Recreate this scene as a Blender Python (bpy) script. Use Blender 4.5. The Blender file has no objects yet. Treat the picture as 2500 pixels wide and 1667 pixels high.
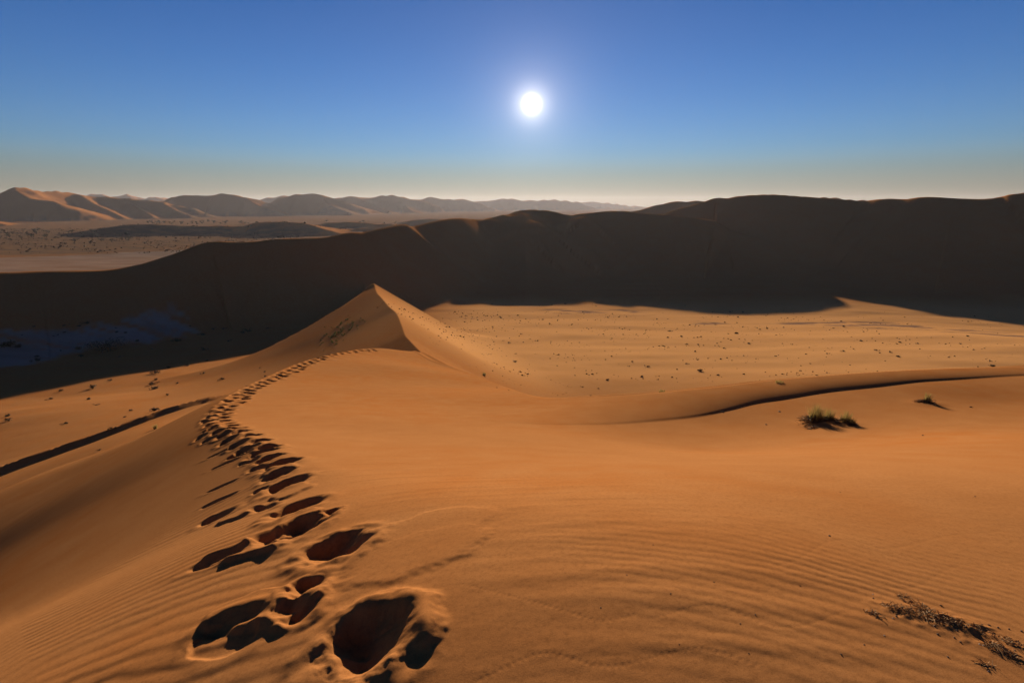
import bpy, bmesh, math, random
import numpy as np
from mathutils import Vector

scene = bpy.context.scene
rng = np.random.default_rng(7)
random.seed(7)

# ------------------------------------------------------------------ camera, sky, sun, exposure
CAM_Z = 48.0                                   # eye height above the far valley floor (z = 0)
PITCH = math.radians(14.92)
cd = bpy.data.cameras.new("camera")
cd.lens = 18.0; cd.sensor_width = 36.0; cd.clip_start = 0.05; cd.clip_end = 60000
cam = bpy.data.objects.new("camera", cd)
scene.collection.objects.link(cam)
cam.location = (0, 0, CAM_Z)
cam.rotation_euler = (math.pi / 2 - PITCH, 0, 0)
scene.camera = cam

SUN_EL = math.radians(9.905)
SUN_AZ = math.radians(2.02)                    # clockwise from +Y
SUN = Vector((math.cos(SUN_EL) * math.sin(SUN_AZ), math.cos(SUN_EL) * math.cos(SUN_AZ), math.sin(SUN_EL)))
sl = bpy.data.lights.new("sun", 'SUN')
sl.energy = 5.0; sl.angle = math.radians(0.53); sl.color = (1.0, 0.84, 0.62)
so = bpy.data.objects.new("sun", sl)
scene.collection.objects.link(so)
so.rotation_euler = SUN.to_track_quat('Z', 'Y').to_euler()
so.location = (0, 0, 200)

world = bpy.data.worlds.new("World"); scene.world = world; world.use_nodes = True
wn = world.node_tree.nodes; wl = world.node_tree.links; wn.clear()
def wnode(t, **k):
    n = wn.new(t)
    for a, b in k.items(): setattr(n, a, b)
    return n
wout = wnode('ShaderNodeOutputWorld'); bg = wnode('ShaderNodeBackground')
sky = wnode('ShaderNodeTexSky', sky_type='NISHITA', sun_disc=False)
sky.sun_elevation = SUN_EL; sky.sun_rotation = SUN_AZ
sky.altitude = 900; sky.air_density = 1.0; sky.dust_density = 0.0; sky.ozone_density = 3.0
bg.inputs['Strength'].default_value = 0.05
hsv = wnode('ShaderNodeHueSaturation'); hsv.inputs['Saturation'].default_value = 1.25
wl.new(sky.outputs[0], hsv.inputs['Color'])
# the sun itself and its aureole: a function of the angle to the sun direction
tc = wnode('ShaderNodeTexCoord')
nrm = wnode('ShaderNodeVectorMath', operation='NORMALIZE'); wl.new(tc.outputs['Generated'], nrm.inputs[0])
dot = wnode('ShaderNodeVectorMath', operation='DOT_PRODUCT'); wl.new(nrm.outputs[0], dot.inputs[0]); dot.inputs[1].default_value = SUN
ac = wnode('ShaderNodeMath', operation='ARCCOSINE'); wl.new(dot.outputs['Value'], ac.inputs[0])
def gauss(deg, amp):
    d = wnode('ShaderNodeMath', operation='DIVIDE'); wl.new(ac.outputs[0], d.inputs[0]); d.inputs[1].default_value = math.radians(deg)
    sq = wnode('ShaderNodeMath', operation='MULTIPLY'); wl.new(d.outputs[0], sq.inputs[0]); wl.new(d.outputs[0], sq.inputs[1])
    ng = wnode('ShaderNodeMath', operation='MULTIPLY'); wl.new(sq.outputs[0], ng.inputs[0]); ng.inputs[1].default_value = -1
    ex = wnode('ShaderNodeMath', operation='EXPONENT'); wl.new(ng.outputs[0], ex.inputs[0])
    m = wnode('ShaderNodeMath', operation='MULTIPLY'); wl.new(ex.outputs[0], m.inputs[0]); m.inputs[1].default_value = amp
    return m
glows = [(gauss(.58, 60.0), (1, .95, .86, 1)), (gauss(1.5, 7.0), (1, .88, .74, 1)), (gauss(2.8, 2.0), (1, .87, .76, 1)), (gauss(5.5, 1.3), (1, .86, .76, 1)), (gauss(15, .42), (1, .86, .68, 1))]
sx_ = wnode('ShaderNodeSeparateXYZ'); wl.new(nrm.outputs[0], sx_.inputs[0])
mr = wnode('ShaderNodeMapRange', interpolation_type='SMOOTHSTEP'); wl.new(sx_.outputs['Z'], mr.inputs[0]); mr.inputs[1].default_value = .025; mr.inputs[2].default_value = .10
mr.inputs[3].default_value = .55; mr.inputs[4].default_value = 1.22; wl.new(mr.outputs[0], hsv.inputs['Saturation'])
mv = wnode('ShaderNodeFloatCurve'); cv = mv.mapping.curves[0]
for q, (px_, py_) in enumerate([(0, .34), (.05, .52), (.16, .88), (.32, .86), (.6, .5), (1, .3)]):
    if q in (0,): cv.points[0].location = (px_, py_)
    elif q == 5: cv.points[-1].location = (px_, py_)
    else: cv.points.new(px_, py_)
mv.mapping.update(); wl.new(sx_.outputs['Z'], mv.inputs['Value']); wl.new(mv.outputs[0], hsv.inputs['Value'])
mh = wnode('ShaderNodeMapRange', interpolation_type='SMOOTHSTEP'); wl.new(sx_.outputs['Z'], mh.inputs[0]); mh.inputs[1].default_value = 0.0; mh.inputs[2].default_value = .10
mh.inputs[3].default_value = .485; mh.inputs[4].default_value = .516; wl.new(mh.outputs[0], hsv.inputs['Hue'])
tn = wnode('ShaderNodeVectorMath', operation='MULTIPLY'); wl.new(hsv.outputs[0], tn.inputs[0])
mt = wnode('ShaderNodeMix', data_type='VECTOR'); ft = wnode('ShaderNodeMapRange', interpolation_type='SMOOTHSTEP'); wl.new(sx_.outputs['Z'], ft.inputs[0]); ft.inputs[1].default_value = .0; ft.inputs[2].default_value = .085
wl.new(ft.outputs[0], mt.inputs[0]); mt.inputs[4].default_value = (1.06, .96, .86); mt.inputs[5].default_value = (.84, .93, 1.06); wl.new(mt.outputs[1], tn.inputs[1])
cur = tn.outputs[0]
for g, col in glows:
    mx = wnode('ShaderNodeVectorMath', operation='SCALE'); mx.inputs[0].default_value = col[:3]; wl.new(g.outputs[0], mx.inputs['Scale'])
    ad = wnode('ShaderNodeVectorMath', operation='ADD'); wl.new(cur, ad.inputs[0]); wl.new(mx.outputs[0], ad.inputs[1])
    cur = ad.outputs[0]
wl.new(cur, bg.inputs['Color']); wl.new(bg.outputs[0], wout.inputs['Surface'])

scene.view_settings.view_transform = 'Standard'; scene.view_settings.look = 'None'
scene.view_settings.gamma = 1.0; scene.view_settings.exposure = 0.9
scene.view_settings.use_curve_mapping = False
scene.cycles.use_denoising = True
scene.cycles.max_bounces = 6; scene.cycles.diffuse_bounces = 1
scene.cycles.volume_bounces = 1

# ------------------------------------------------------------------ helpers
FPX, PX = 1250.0, 2500.0 / 2352.0
CP, SP = math.cos(PITCH), math.sin(PITCH)
def ray(u, v):                                  # survey sight line
    a = (u - 1250.0) / FPX; b = (833.5 - v) / FPX
    return np.array([a, CP + b * SP, -SP + b * CP])
def sy(u, v, Y):                                # sighted point at forward distance Y, heights relative to the eye
    r = ray(u, v); return r * (Y / r[1])
def sh(u, v, h):
    r = ray(u, v); return r * (h / r[2])
def dy(u, v, Y): return sy(u * PX, v * PX, Y)
def dh(u, v, h): return sh(u * PX, v * PX, h)

_perm = np.random.default_rng(3).permutation(4096).astype(np.int64)
_ga = np.random.default_rng(4).uniform(0, 2 * np.pi, 4096)
_gx, _gy = np.cos(_ga), np.sin(_ga)
def perlin(x, y, seed=0):
    xi = np.floor(x).astype(np.int64); yi = np.floor(y).astype(np.int64)
    xf = x - xi; yf = y - yi
    u = xf**3 * (xf * (xf * 6 - 15) + 10); v = yf**3 * (yf * (yf * 6 - 15) + 10)
    def g(ix, iy, fx, fy):
        k = _perm[(_perm[(ix + seed * 131) & 4095] + iy) & 4095]
        return _gx[k] * fx + _gy[k] * fy
    n00 = g(xi, yi, xf, yf); n10 = g(xi + 1, yi, xf - 1, yf)
    n01 = g(xi, yi + 1, xf, yf - 1); n11 = g(xi + 1, yi + 1, xf - 1, yf - 1)
    a = n00 + u * (n10 - n00); b = n01 + u * (n11 - n01)
    return (a + v * (b - a)) * 1.5
def fbm(x, y, o=4, seed=0, gain=.5):
    t = 0; a = 1.0
    for i in range(o):
        t = t + a * perlin(x * 2**i, y * 2**i, seed + i); a *= gain
    return t
def sstep(a, b, x):
    t = np.clip((x - a) / (b - a), 0, 1); return t * t * (3 - 2 * t)
def smax(a, b, k):
    h = np.clip(k - np.abs(a - b), 0, None); return np.maximum(a, b) + h * h / (4 * k)
def smin(a, b, k): return -smax(-a, -b, k)
class TPS:                                      # thin plate spline through levelled points
    def __init__(s, pts, reg=0.0):
        P = np.array(pts, float); s.P = P[:, :2]; s.sc = 1.0
        n = len(P); d2 = ((s.P[:, None] - s.P[None])**2).sum(-1)
        K = .5 * d2 * np.log(d2 + 1e-9) + reg * np.eye(n)
        Q = np.c_[np.ones(n), s.P]
        A = np.block([[K, Q], [Q.T, np.zeros((3, 3))]])
        w = np.linalg.solve(A, np.r_[P[:, 2], 0, 0, 0]); s.w = w[:n]; s.a = w[n:]
    def __call__(s, x, y):
        o = s.a[0] + s.a[1] * x + s.a[2] * y
        for (px, py), w in zip(s.P, s.w):
            d2 = (x - px)**2 + (y - py)**2; o = o + w * .5 * d2 * np.log(d2 + 1e-9)
        return o
def spline(P, n=6):                             # Catmull-Rom through a crest line
    P = np.array(P, float); Q = np.vstack([2 * P[0] - P[1], P, 2 * P[-1] - P[-2]]); out = []
    for i in range(1, len(Q) - 2):
        p0, p1, p2, p3 = Q[i - 1:i + 3]
        for t in np.linspace(0, 1, n, endpoint=False):
            out.append(.5 * (2 * p1 + (p2 - p0) * t + (2 * p0 - 5 * p1 + 4 * p2 - p3) * t * t + (3 * p1 - p0 - 3 * p2 + p3) * t**3))
    out.append(P[-1]); return np.array(out)
def polydist(x, y, poly):                       # distance, crest height at the foot point, side (+ = right of travel), along
    best = np.full(x.shape, 1e18); hh = np.zeros(x.shape); sg = np.ones(x.shape); al = np.zeros(x.shape); acc = 0.0
    for a, b in zip(poly[:-1], poly[1:]):
        dx, dyy = b[0] - a[0], b[1] - a[1]; L2 = dx * dx + dyy * dyy + 1e-12; L = math.sqrt(L2)
        t = np.clip(((x - a[0]) * dx + (y - a[1]) * dyy) / L2, 0, 1)
        ex = x - a[0] - t * dx; ey = y - a[1] - t * dyy; d2 = ex * ex + ey * ey
        m = d2 < best
        best = np.where(m, d2, best)
        if len(a) > 2: hh = np.where(m, a[2] + t * (b[2] - a[2]), hh)
        sg = np.where(m, np.where(dx * (y - a[1]) - dyy * (x - a[0]) < 0, 1.0, -1.0), sg)
        al = np.where(m, acc + t * L, al); acc += L
    return np.sqrt(best), hh, sg, al
_crest = {}
def ridge(x, y, pts, sr, slf, rnd=3.0, reach=None, n=5, wob=0.0, ws=40.0, seed=0):
    """dune with a crest line: slope sr right of travel, slf left of it, crest rounded over rnd metres"""
    k_ = id(pts)
    if k_ not in _crest: _crest[k_] = spline(pts, n)
    P = _crest[k_]; out = np.full(x.shape, -1e4)
    H = P[:, 2].max() + 70; reach = reach or H / min(np.min(sr), slf)
    m = (x > P[:, 0].min() - reach) & (x < P[:, 0].max() + reach) & (y > P[:, 1].min() - reach) & (y < P[:, 1].max() + reach)
    if not m.any(): return out
    X, Y = x[m], y[m]
    d, h, s, al = polydist(X, Y, P)
    if wob:
        d = d * (1 + wob * perlin(X / ws, Y / ws * .6, seed) + .5 * wob * perlin(X / ws * 2.3, Y / ws * 1.3, seed + 5))
    sl_ = np.where(s > 0, sr[m] if np.ndim(sr) else sr, slf)
    out[m] = h - sl_ * (np.sqrt(d * d + rnd * rnd) - rnd)
    return out

# ------------------------------------------------------------------ terrain: survey points (x, y, height relative to the eye)
FL = -48.0
# crest walked by the photographer, y -> x, h
K = np.array([(6, -40, 1.5), (2.0, -12, -.6), (.5, -3, -1.35), (.05, 0, -1.62), (-.35, 1.93, -1.74), (-.77, 2.6, -1.94), (-1.56, 3.9, -2.42), (-2.4, 5.4, -3.1),
              (-3.8, 7.5, -3.9), (-6, 10.6, -5.0), (-9.6, 15, -6.6), (-13.1, 22, -8.5), (-15.5, 30, -10.4), (-16.9, 40, -12.3), (-16.6, 50, -14.3),
              (-15.1, 56, -15.7), (-12.5, 60, -17.2), (-11.2, 63, -18.3), (-11, 80, -30), (-11, 120, -60)])
Ks = spline(K[:, [1, 0, 2]], 10)
def Kx(y): return np.interp(y, Ks[:, 0], Ks[:, 1])
def Kh(y): return np.interp(y, Ks[:, 0], Ks[:, 2])
S_LINE = spline([(-12.5, 61, -17.4), (-9.5, 55, -16.8), (-5.5, 48.8, -16.0), (-.9, 36, -13.1), (1.2, 24.2, -9.4), (3.7, 21.2, -8.3), (7.5, 21.2, -8.1),
                 (13.7, 22.3, -7.9), (24.5, 23.3, -7.6), (37, 24.4, -7.3), (60, 25, -8)], 6)
R_PTS = [tuple(q) for q in K[1:17]] + [tuple(q) for q in S_LINE[::6]]
for (u, v, h) in [(1176, 1568, -1.67), (1700, 1500, -1.70), (2352, 1568, -1.82), (2352, 1300, -2.15), (1700, 1250, -1.85), (1200, 1250, -1.85), (1200, 1100, -2.6),
                  (1700, 1120, -2.35), (2352, 1120, -2.7), (1600, 1060, -3.7), (1600, 1035, -6.2), (2352, 1010, -5.0), (2352, 970, -6.5), (1980, 1040, -4.6), (1950, 1005, -6.5), (1400, 1010, -6.3), (1900, 968, -7.15), (1900, 930, -7.4),
                  (2300, 925, -7.15), (1650, 975, -7.5), (1650, 948, -7.7), (2150, 884, -7.35), (2352, 868, -7.25), (1500, 960, -7.5), (1400, 945, -7.7),
                  (1200, 1000, -5.6), (1200, 960, -7.4), (1200, 935, -8.6), (900, 900, -10.0), (700, 950, -6.9), (900, 1000, -5.4), (1050, 880, -13.0), (900, 840, -13.2)]:
    R_PTS.append(tuple(dh(u, v, h)))
R_PTS += [(8, -6, -2.0), (20, -8, -3.4), (26, 7, -5.0), (40, 18, -6.7)]
T_R = TPS(R_PTS, .02)
F_PTS = [(-18.6, 16.3, -11.4), (-18.4, 19.5, -11.3), (-16.9, 22, -11.2), (-30.6, 30, -17.3), (-27.7, 34, -16.8), (-27.8, 40, -17.8),
         (-49, 44, -25), (-43, 49, -23.6), (-35, 57, -22.4), (-58, 40, -27.5), (-74, 100, -36.5), (-94, 113, -39), (-108, 101, -39.3), (-75.5, 121.6, -39), (-80, 75, -33),
         (-50, 80, -30.5), (-50, 100, -34.5), (-140, 160, -45.2), (-100, 170, -45), (-170, 200, -46), (-160, 120, -43), (-130, 60, -40), (-90, 30, -38), (0, 250, -47), (104, 219, -46.6), (156, 230, -46), (0, 150, -40),
         (40, 130, -37.8), (100, 150, -39.6), (60, 110, -35.6), (150, 150, -39.4), (185, 190, -46.0), (240, 190, -46.6), (215, 222, -47.6), (-35, 260, -47), (0, 340, -48), (150, 330, -46), (-150, 330, -47),
         (10, 70, -33), (50, 70, -32), (100, 80, -33), (0, 0, -24), (40, 0, -30), (-8, 8, -15), (-5, 30, -24), (-14, 40, -22), (-20, -20, -22), (-40, 0, -26), (0, -60, -26), (100, 0, -38), (-22, 60, -24), (-30, 80, -30)]
T_F = TPS(F_PTS, .5)
# peaked dune: crest from the saddle out to the peak
def solve_M():
    out = []
    for (u, v) in [(985, 818), (970, 810), (955, 796), (938, 778), (930, 768), (922, 745), (910, 718), (893, 703), (876, 683), (866, 672), (862, 660), (857, 652)]:
        r = ray(u * PX, v * PX); h0, g, y0 = -18.3, -5.7 / 97, 63.0
        t = (h0 - g * y0) / (r[2] - g * r[1]); out.append(r * t)
    return np.array(out)
M = solve_M(); M = np.vstack([M[0] + (M[0] - M[1]) * 6, M, M[-1] + np.array([-10, 30, -8.5]), M[-1] + np.array([-60, 180, -25.0])]); Ms = spline(M, 6)
o_ = np.argsort(Ms[:, 1]); Ms = Ms[o_]
def Mx(y): return np.interp(y, Ms[:, 1], Ms[:, 0])
def Mh(y): return np.interp(y, Ms[:, 1], Ms[:, 2])

D_MAIN = [dy(*q) for q in [(-420, 650, 165), (-250, 632, 170), (-100, 628, 176), (0, 625, 182), (100, 622, 190), (240, 620, 200), (320, 607, 208), (400, 583, 217), (480, 556, 228), (560, 556, 232),
          (624, 550, 235.3), (662, 548, 239), (703, 547, 243), (749, 545, 250), (801, 534, 266), (835, 533, 277), (870, 526, 290), (926, 515, 318), (947, 520, 329), (1005, 507, 368), (1052, 501, 406),
          (1098, 504, 451.0), (1141, 498, 460.4), (1167, 494, 475.0), (1188, 485, 485.5), (1220, 482, 492.8), (1263, 484, 485.5), (1307, 494, 477.1), (1330, 491, 475.0), (1359, 488, 472.9), (1396, 485, 468.8),
          (1438, 485, 460.4), (1491, 490, 446.8), (1549, 495, 435.3), (1603, 501, 431.2), (1645, 509, 427.0), (1678, 530, 421.0)]]
D_RIGHT = [sy(*q) for q in [(1560, 560, 501.1), (1600, 535, 516.8), (1620, 525, 522.0), (1652, 511, 525.1), (1687, 502, 527.2), (1721, 492, 528.3), (1743, 484, 528.3), (1760, 482, 527.2), (1773, 484, 522.0), (1812, 478, 511.6), (1882, 475, 490.7),
           (1947, 479, 469.8), (1990, 482, 459.4), (2051, 486, 448.9), (2112, 490, 438.5), (2159, 485, 428.0), (2207, 486, 417.6), (2259, 481, 407.2), (2337, 484, 396.7), (2398, 486, 386.3), (2446, 480, 382), (2500, 471, 378), (2750, 455, 370)]]
FAR = []                                       # (points, slope right of travel, slope left, rounding, wobble)
def far(pts, Y=None, sr=.5, sf=.45, rnd=2.5, wob=.28, ws=120): FAR.append(([sy(*(q if len(q) == 3 else (*q, Y))) for q in pts], sr, sf, rnd, wob, ws))
# great dune on the far left with its arm
far([(-260, 490, 1600), (-120, 480, 1690), (0, 470, 1760), (30, 459, 1790), (50, 456, 1820), (80, 464, 1860), (107, 467, 1900), (130, 466, 1940), (170, 470, 2000), (230, 478, 2050), (300, 483, 2080), (380, 490, 2100), (470, 508, 2100)], sr=.5, sf=.4)
far([(30, 459, 1790), (43, 468, 1765), (58, 477, 1745), (75, 484, 1735), (100, 487, 1720), (125, 491, 1700), (142, 498, 1680), (148, 506, 1660), (138, 522, 1630), (115, 536, 1600)], sr=.62, sf=.32, rnd=4, wob=.08)
far([(190, 474, 2000), (225, 495, 1930), (262, 512, 1860), (300, 530, 1790)], sr=.5, sf=.4, wob=.3)
far([(290, 484, 2080), (320, 499, 2020), (350, 512, 1960), (372, 527, 1880)], sr=.5, sf=.4, wob=.3)
far([(380, 490, 2100), (410, 502, 2060), (440, 516, 2000), (465, 527, 1940)], sr=.5, sf=.4, wob=.3)
far([(40, 541, 1480), (100, 543, 1450), (160, 547, 1400), (195, 552, 1350)], sr=.5, sf=.2, rnd=3)
far([(-60, 530, 1300), (0, 545, 1280), (16, 549, 1260), (10, 556, 1200)], sr=.5, sf=.25, rnd=3)
# second and third far dunes
far([(360, 500, 2500), (398, 489, 2500), (421, 481, 2500), (448, 477, 2500), (513, 477, 2550), (538, 470, 2560), (563, 474, 2570), (597, 480, 2580), (631, 485, 2600), (660, 500, 2620)])
far([(597, 480, 2580), (612, 492, 2520), (650, 509, 2430), (697, 525, 2330)], sr=.6, sf=.3, rnd=4, wob=.08)
far([(640, 500, 2750), (690, 480, 2750), (727, 474, 2750), (750, 471, 2750), (777, 474, 2760), (803, 480, 2780), (850, 496, 2800)])
far([(785, 476, 2760), (797, 494, 2680), (815, 503, 2620), (845, 516, 2520)], sr=.6, sf=.3, rnd=4, wob=.08)
far([(800, 490, 3400), (838, 479, 3400), (873, 481, 3400), (907, 481, 3420), (934, 477, 3450), (957, 476, 3500), (984, 480, 3550), (1010, 486, 3600), (1030, 488, 3600)], wob=.4)
far([(868, 481, 3400), (905, 498, 3200), (940, 512, 3050)], sr=.6, sf=.3, rnd=4)
far([(1000, 488, 4200), (1030, 484, 4200), (1053, 480, 4200), (1091, 486, 4250), (1118, 485, 4300), (1160, 490, 4350)], wob=.4)
far([(990, 500, 3400), (1003, 513, 3200), (1030, 519, 3050)], sr=.6, sf=.3, rnd=4)
far([(1140, 492, 5200), (1202, 487, 5200), (1232, 483, 5200), (1259, 486, 5250), (1301, 489, 5300), (1355, 487, 5400), (1412, 493, 5500)], wob=.4, ws=200)
far([(1390, 494, 7000), (1462, 493, 7000), (1508, 498, 7100), (1546, 502, 7200), (1600, 503, 7200)], wob=.4, ws=200)
far([(190, 483, 4800), (217, 475, 4800), (232, 472, 4800), (245, 473, 4800), (280, 480, 4800), (303, 474, 4850), (316, 475, 4850), (340, 482, 4900), (375, 481, 4900), (400, 482, 5000), (440, 488, 5000)], wob=.4, ws=200)
far([(630, 486, 4500), (660, 481, 4500), (700, 477, 4500), (730, 479, 4500)], wob=.4, ws=200)
# ridges behind the right-hand dune
far([(1480, 545, 900), (1540, 516, 900), (1600, 502, 900), (1648, 493, 900), (1721, 491, 900), (1800, 493, 900), (1900, 500, 900)], wob=.1)
far([(1930, 490, 1500), (1990, 481, 1500), (2025, 481, 1500), (2060, 486, 1500), (2110, 488, 1500)], wob=.1)
# low dark dunes on the pan
far([(150, 571, 860), (214, 561, 860), (268, 552, 870), (318, 548, 880), (383, 549, 890), (459, 552, 900), (536, 551, 900), (589, 553, 905), (620, 545, 910), (670, 542, 900), (716, 543, 890), (750, 548, 880), (785, 558, 870), (823, 567, 860)], sr=.42, sf=.16, rnd=3, wob=.2, ws=50)
far([(760, 552, 1150), (800, 544, 1150), (840, 541, 1150), (870, 542, 1150), (915, 546, 1150), (953, 546, 1150)], sr=.4, sf=.2, rnd=3, wob=.3, ws=50)
far([(960, 548, 1300), (1000, 538, 1300), (1050, 535, 1300), (1091, 534, 1300), (1130, 540, 1300)], sr=.4, sf=.2, rnd=3, wob=.3, ws=50)
far([(840, 560, 1000), (890, 556, 1000), (940, 553, 990), (1000, 556, 980)], sr=.4, sf=.2, rnd=3, wob=.4, ws=40)

Dm = spline(D_MAIN, 6); Dm = Dm[Dm[:, 0] > -60]
def graze(u, v, up):
    """point on a sight line that just reaches the sunlight passing over the crest"""
    r = ray(u, v); best = None
    for Y in np.arange(300, 520, 1.0):
        P = r * (Y / r[1]); yc = np.interp(P[0] + 3, Dm[:, 0], Dm[:, 1]); hc = np.interp(P[0] + 3, Dm[:, 0], Dm[:, 2])
        if Y > yc - 3: break
        if P[2] < hc - .1747 * (yc - Y): best = P; break
    return None if best is None else best + np.array([0, 0, up])
SPURS = []
for L_ in [[(640, 60), (670, 92), (710, 130)], [(510, 112), (560, 128), (620, 155), (690, 180), (740, 190), (860, 225)], [(500, 155), (560, 165), (640, 185), (720, 210), (775, 245)], [(360, 150), (430, 165), (470, 185), (520, 208), (630, 240)],
           [(1140, 152), (1190, 147), (1230, 142), (1265, 127), (1310, 140)], [(600, 122), (680, 135), (750, 160), (840, 192)]]:
    Q = [graze(1100 + z[0] / 3.92, 500 + z[1] / 3.92, 1.2) for z in L_]; Q = [q for q in Q if q is not None]
    if len(Q) > 1: Q = [Q[0] + (Q[0] - Q[1]) * .3 - np.array([0, 0, 1.5])] + Q + [Q[-1] + (Q[-1] - Q[-2]) * .5 - np.array([0, 0, 3.0])]; SPURS.append(Q)
LIP_L = spline([dy(-150, 1115, 42), dy(0, 1068, 45), dy(125, 1028, 47.5), dy(250, 988, 50), dy(380, 949, 54), dy(510, 909, 58), dy(600, 882, 62)], 6)
LIP_R = spline([sh(*q) for q in [(1180, 1046, -7.13), (1300, 1051, -7.09), (1404, 1051, -7.21), (1508, 1045, -7.33), (1613, 1032, -7.45), (1717, 1014, -7.57), (1795, 998, -7.65), (1852, 986, -7.70), (1925, 978, -7.70), (2030, 959, -7.61), (2134, 948, -7.53), (2238, 936, -7.45), (2342, 928, -7.37), (2500, 918, -7.29), (2800, 900, -7.13)]], 6)

FOOT = []                                      # filled below: footprints in the sand
NAMES = ['valley_floor', 'foreground_dune', 'peaked_dune', 'shaded_dune_ridge', 'shaded_dune_slope', 'right_dune', 'far_dunes', 'low_dunes']
def terrain(x, y):
    """height relative to the eye and the index of the landform"""
    r = np.hypot(x, y)
    # floor
    f = np.full(x.shape, FL)
    m = r < 520
    w = 1 - sstep(300, 500, r[m])
    f[m] = FL + (np.clip(T_F(x[m], y[m]), -49, -4) - FL) * w
    mm = (r > 70) & (r < 3000)
    f[mm] += .27 * fbm(x[mm] / 42, y[mm] / 15, 2, 11) * sstep(70, 130, r[mm]) + .025 * fbm(x[mm] / 5, y[mm] / 3, 2, 15)
    f = np.where(r > 6000, f - 0.0, f)
    # scarp on the left
    m = (r < 110) & (x < 0)
    d, _, s, al = polydist(x[m], y[m], LIP_L)
    amp = np.interp(al, [0, 20, 40, 62], [.82, .62, .38, .15])
    f[m] += amp * np.where(s > 0, np.clip(1 - d * .62 / amp, 0, 1), np.exp(-d / 7))
    lab = np.zeros(x.shape, np.int8)
    out = f.copy()
    def put(h, k, i):
        nonlocal out, lab
        lab = np.where(h > out, i, lab).astype(np.int8); out = smax(out, h, k)
    # far dunes
    for n_, (pts, sr, sf, rnd, wob, ws) in enumerate(FAR):
        g = ridge(x, y, pts, sr, sf, rnd, wob=wob, ws=ws, seed=n_)
        put(g, 4.0, 7 if np.mean([q[1] for q in pts]) < 1400 and pts[0][0] < 50 else 6)
    m = (out > FL + 3) & (r > 700)
    X, Y = x[m], y[m]; up_ = np.clip((out[m] - FL) / 55, 0, 1)
    rg = (1 - np.abs(perlin(X / 150 + Y / 400, Y / 230, 81)) * 1.6) + .5 * (1 - np.abs(perlin(X / 62 + Y / 180, Y / 100, 82)) * 1.6)
    out[m] += 9.0 * (rg - 1.0) * up_ * (1 - .75 * up_)
    # dark dunes
    g = ridge(x, y, D_RIGHT, .40, .45, 3.0, wob=.10, ws=60, seed=41); put(g, 10.0, 5)
    sl_main = np.interp(x, [-130, -105, -20, 10], [.46, .73, .73, .42])
    g = ridge(x, y, D_MAIN, sl_main, .48, 1.8, wob=.04, ws=60, seed=43); put(g, 8.0, np.where(x < -45, 3, 4))
    for q in SPURS:
        put(ridge(x, y, q, .52, .42, 6.0, reach=150, n=4, seed=3), 2.5, 4)
    # peaked dune
    m = (r < 330) & (y > 20) & (x > -140) & (x < 90)
    X, Y = x[m], y[m]; q = X - Mx(Y)
    h = Mh(Y) + np.where(q < 0, .40 * q, -.60 * q)
    yb = np.interp(X, [-120, -90, -70, -58, -51.7, -46, -43.6, -40, 60], [96, 104, 112, 118, 124.5, 136, 158, 175, 175])
    h = h - .55 * np.clip(Y - yb, 0, None) * sstep(0, 6, -q)
    h += .10 * fbm(X / 14 + Y / 40, Y / 30 - X / 30, 3, 21) * np.clip(-q / 6, 0, 1)
    g = np.full(x.shape, -1e4); g[m] = h; put(g, 6.0, 2)
    # foreground dune
    m = (r < 150)
    X, Y = x[m], y[m]
    R = T_R(X, Y)
    d, hs, s, al = polydist(X, Y, S_LINE)
    out_side = (s < 0)                          # beyond the far brow
    R = np.where(out_side, np.minimum(R, hs + .25) , R)
    R = np.where(out_side, hs - .12 * np.clip(d, 0, 1.5) - .52 * np.clip(d - .5, 0, None), R)
    # small slip face on the right-hand brow
    dd, _, s2, al2 = polydist(X, Y, LIP_R)
    xx_ = np.interp(X, [-1.6, 1.6, 4.8, 8, 11, 16, 22, 32], [0, .10, .20, .29, .35, .31, .23, .14]); ww_ = np.interp(X, [0, 4.8, 9, 13, 19, 32], [1.5, 1.25, .9, .8, .9, 1.1])
    R = R + np.where(out_side, 0, 1) * np.where(s2 < 0, xx_ * (1 - np.exp(-dd / ww_)) * (1 - .35 * sstep(2, 6, dd)) * sstep(0, .12 * ww_ / .5, dd), 0)
    hs = hs + np.where(out_side, 1, 0) * xx_ * .5
    R = np.where(out_side, hs - .12 * np.clip(d, 0, 1.5) - .52 * np.clip(d - .5, 0, None), R)
    ky = np.clip(Y, -39, 119); q = X - Kx(ky)
    L = Kh(ky) + (.44 - .1 * (1 - sstep(1, 5, Y))) * q - .009 * np.clip(-q, 0, 10)**2
    L = L - .55 * np.clip(-q - 10, 0, None) * 0
    h = smin(L, R, np.interp(Y, [3, 8, 12], [.5, .12, .03]))
    h = np.minimum(h, 3.0)
    h = np.where(Y > 63, h - .6 * (Y - 63), h)
    g = np.full(x.shape, -1e4); g[m] = h; put(g, .9, 1)
    return out, lab

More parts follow.
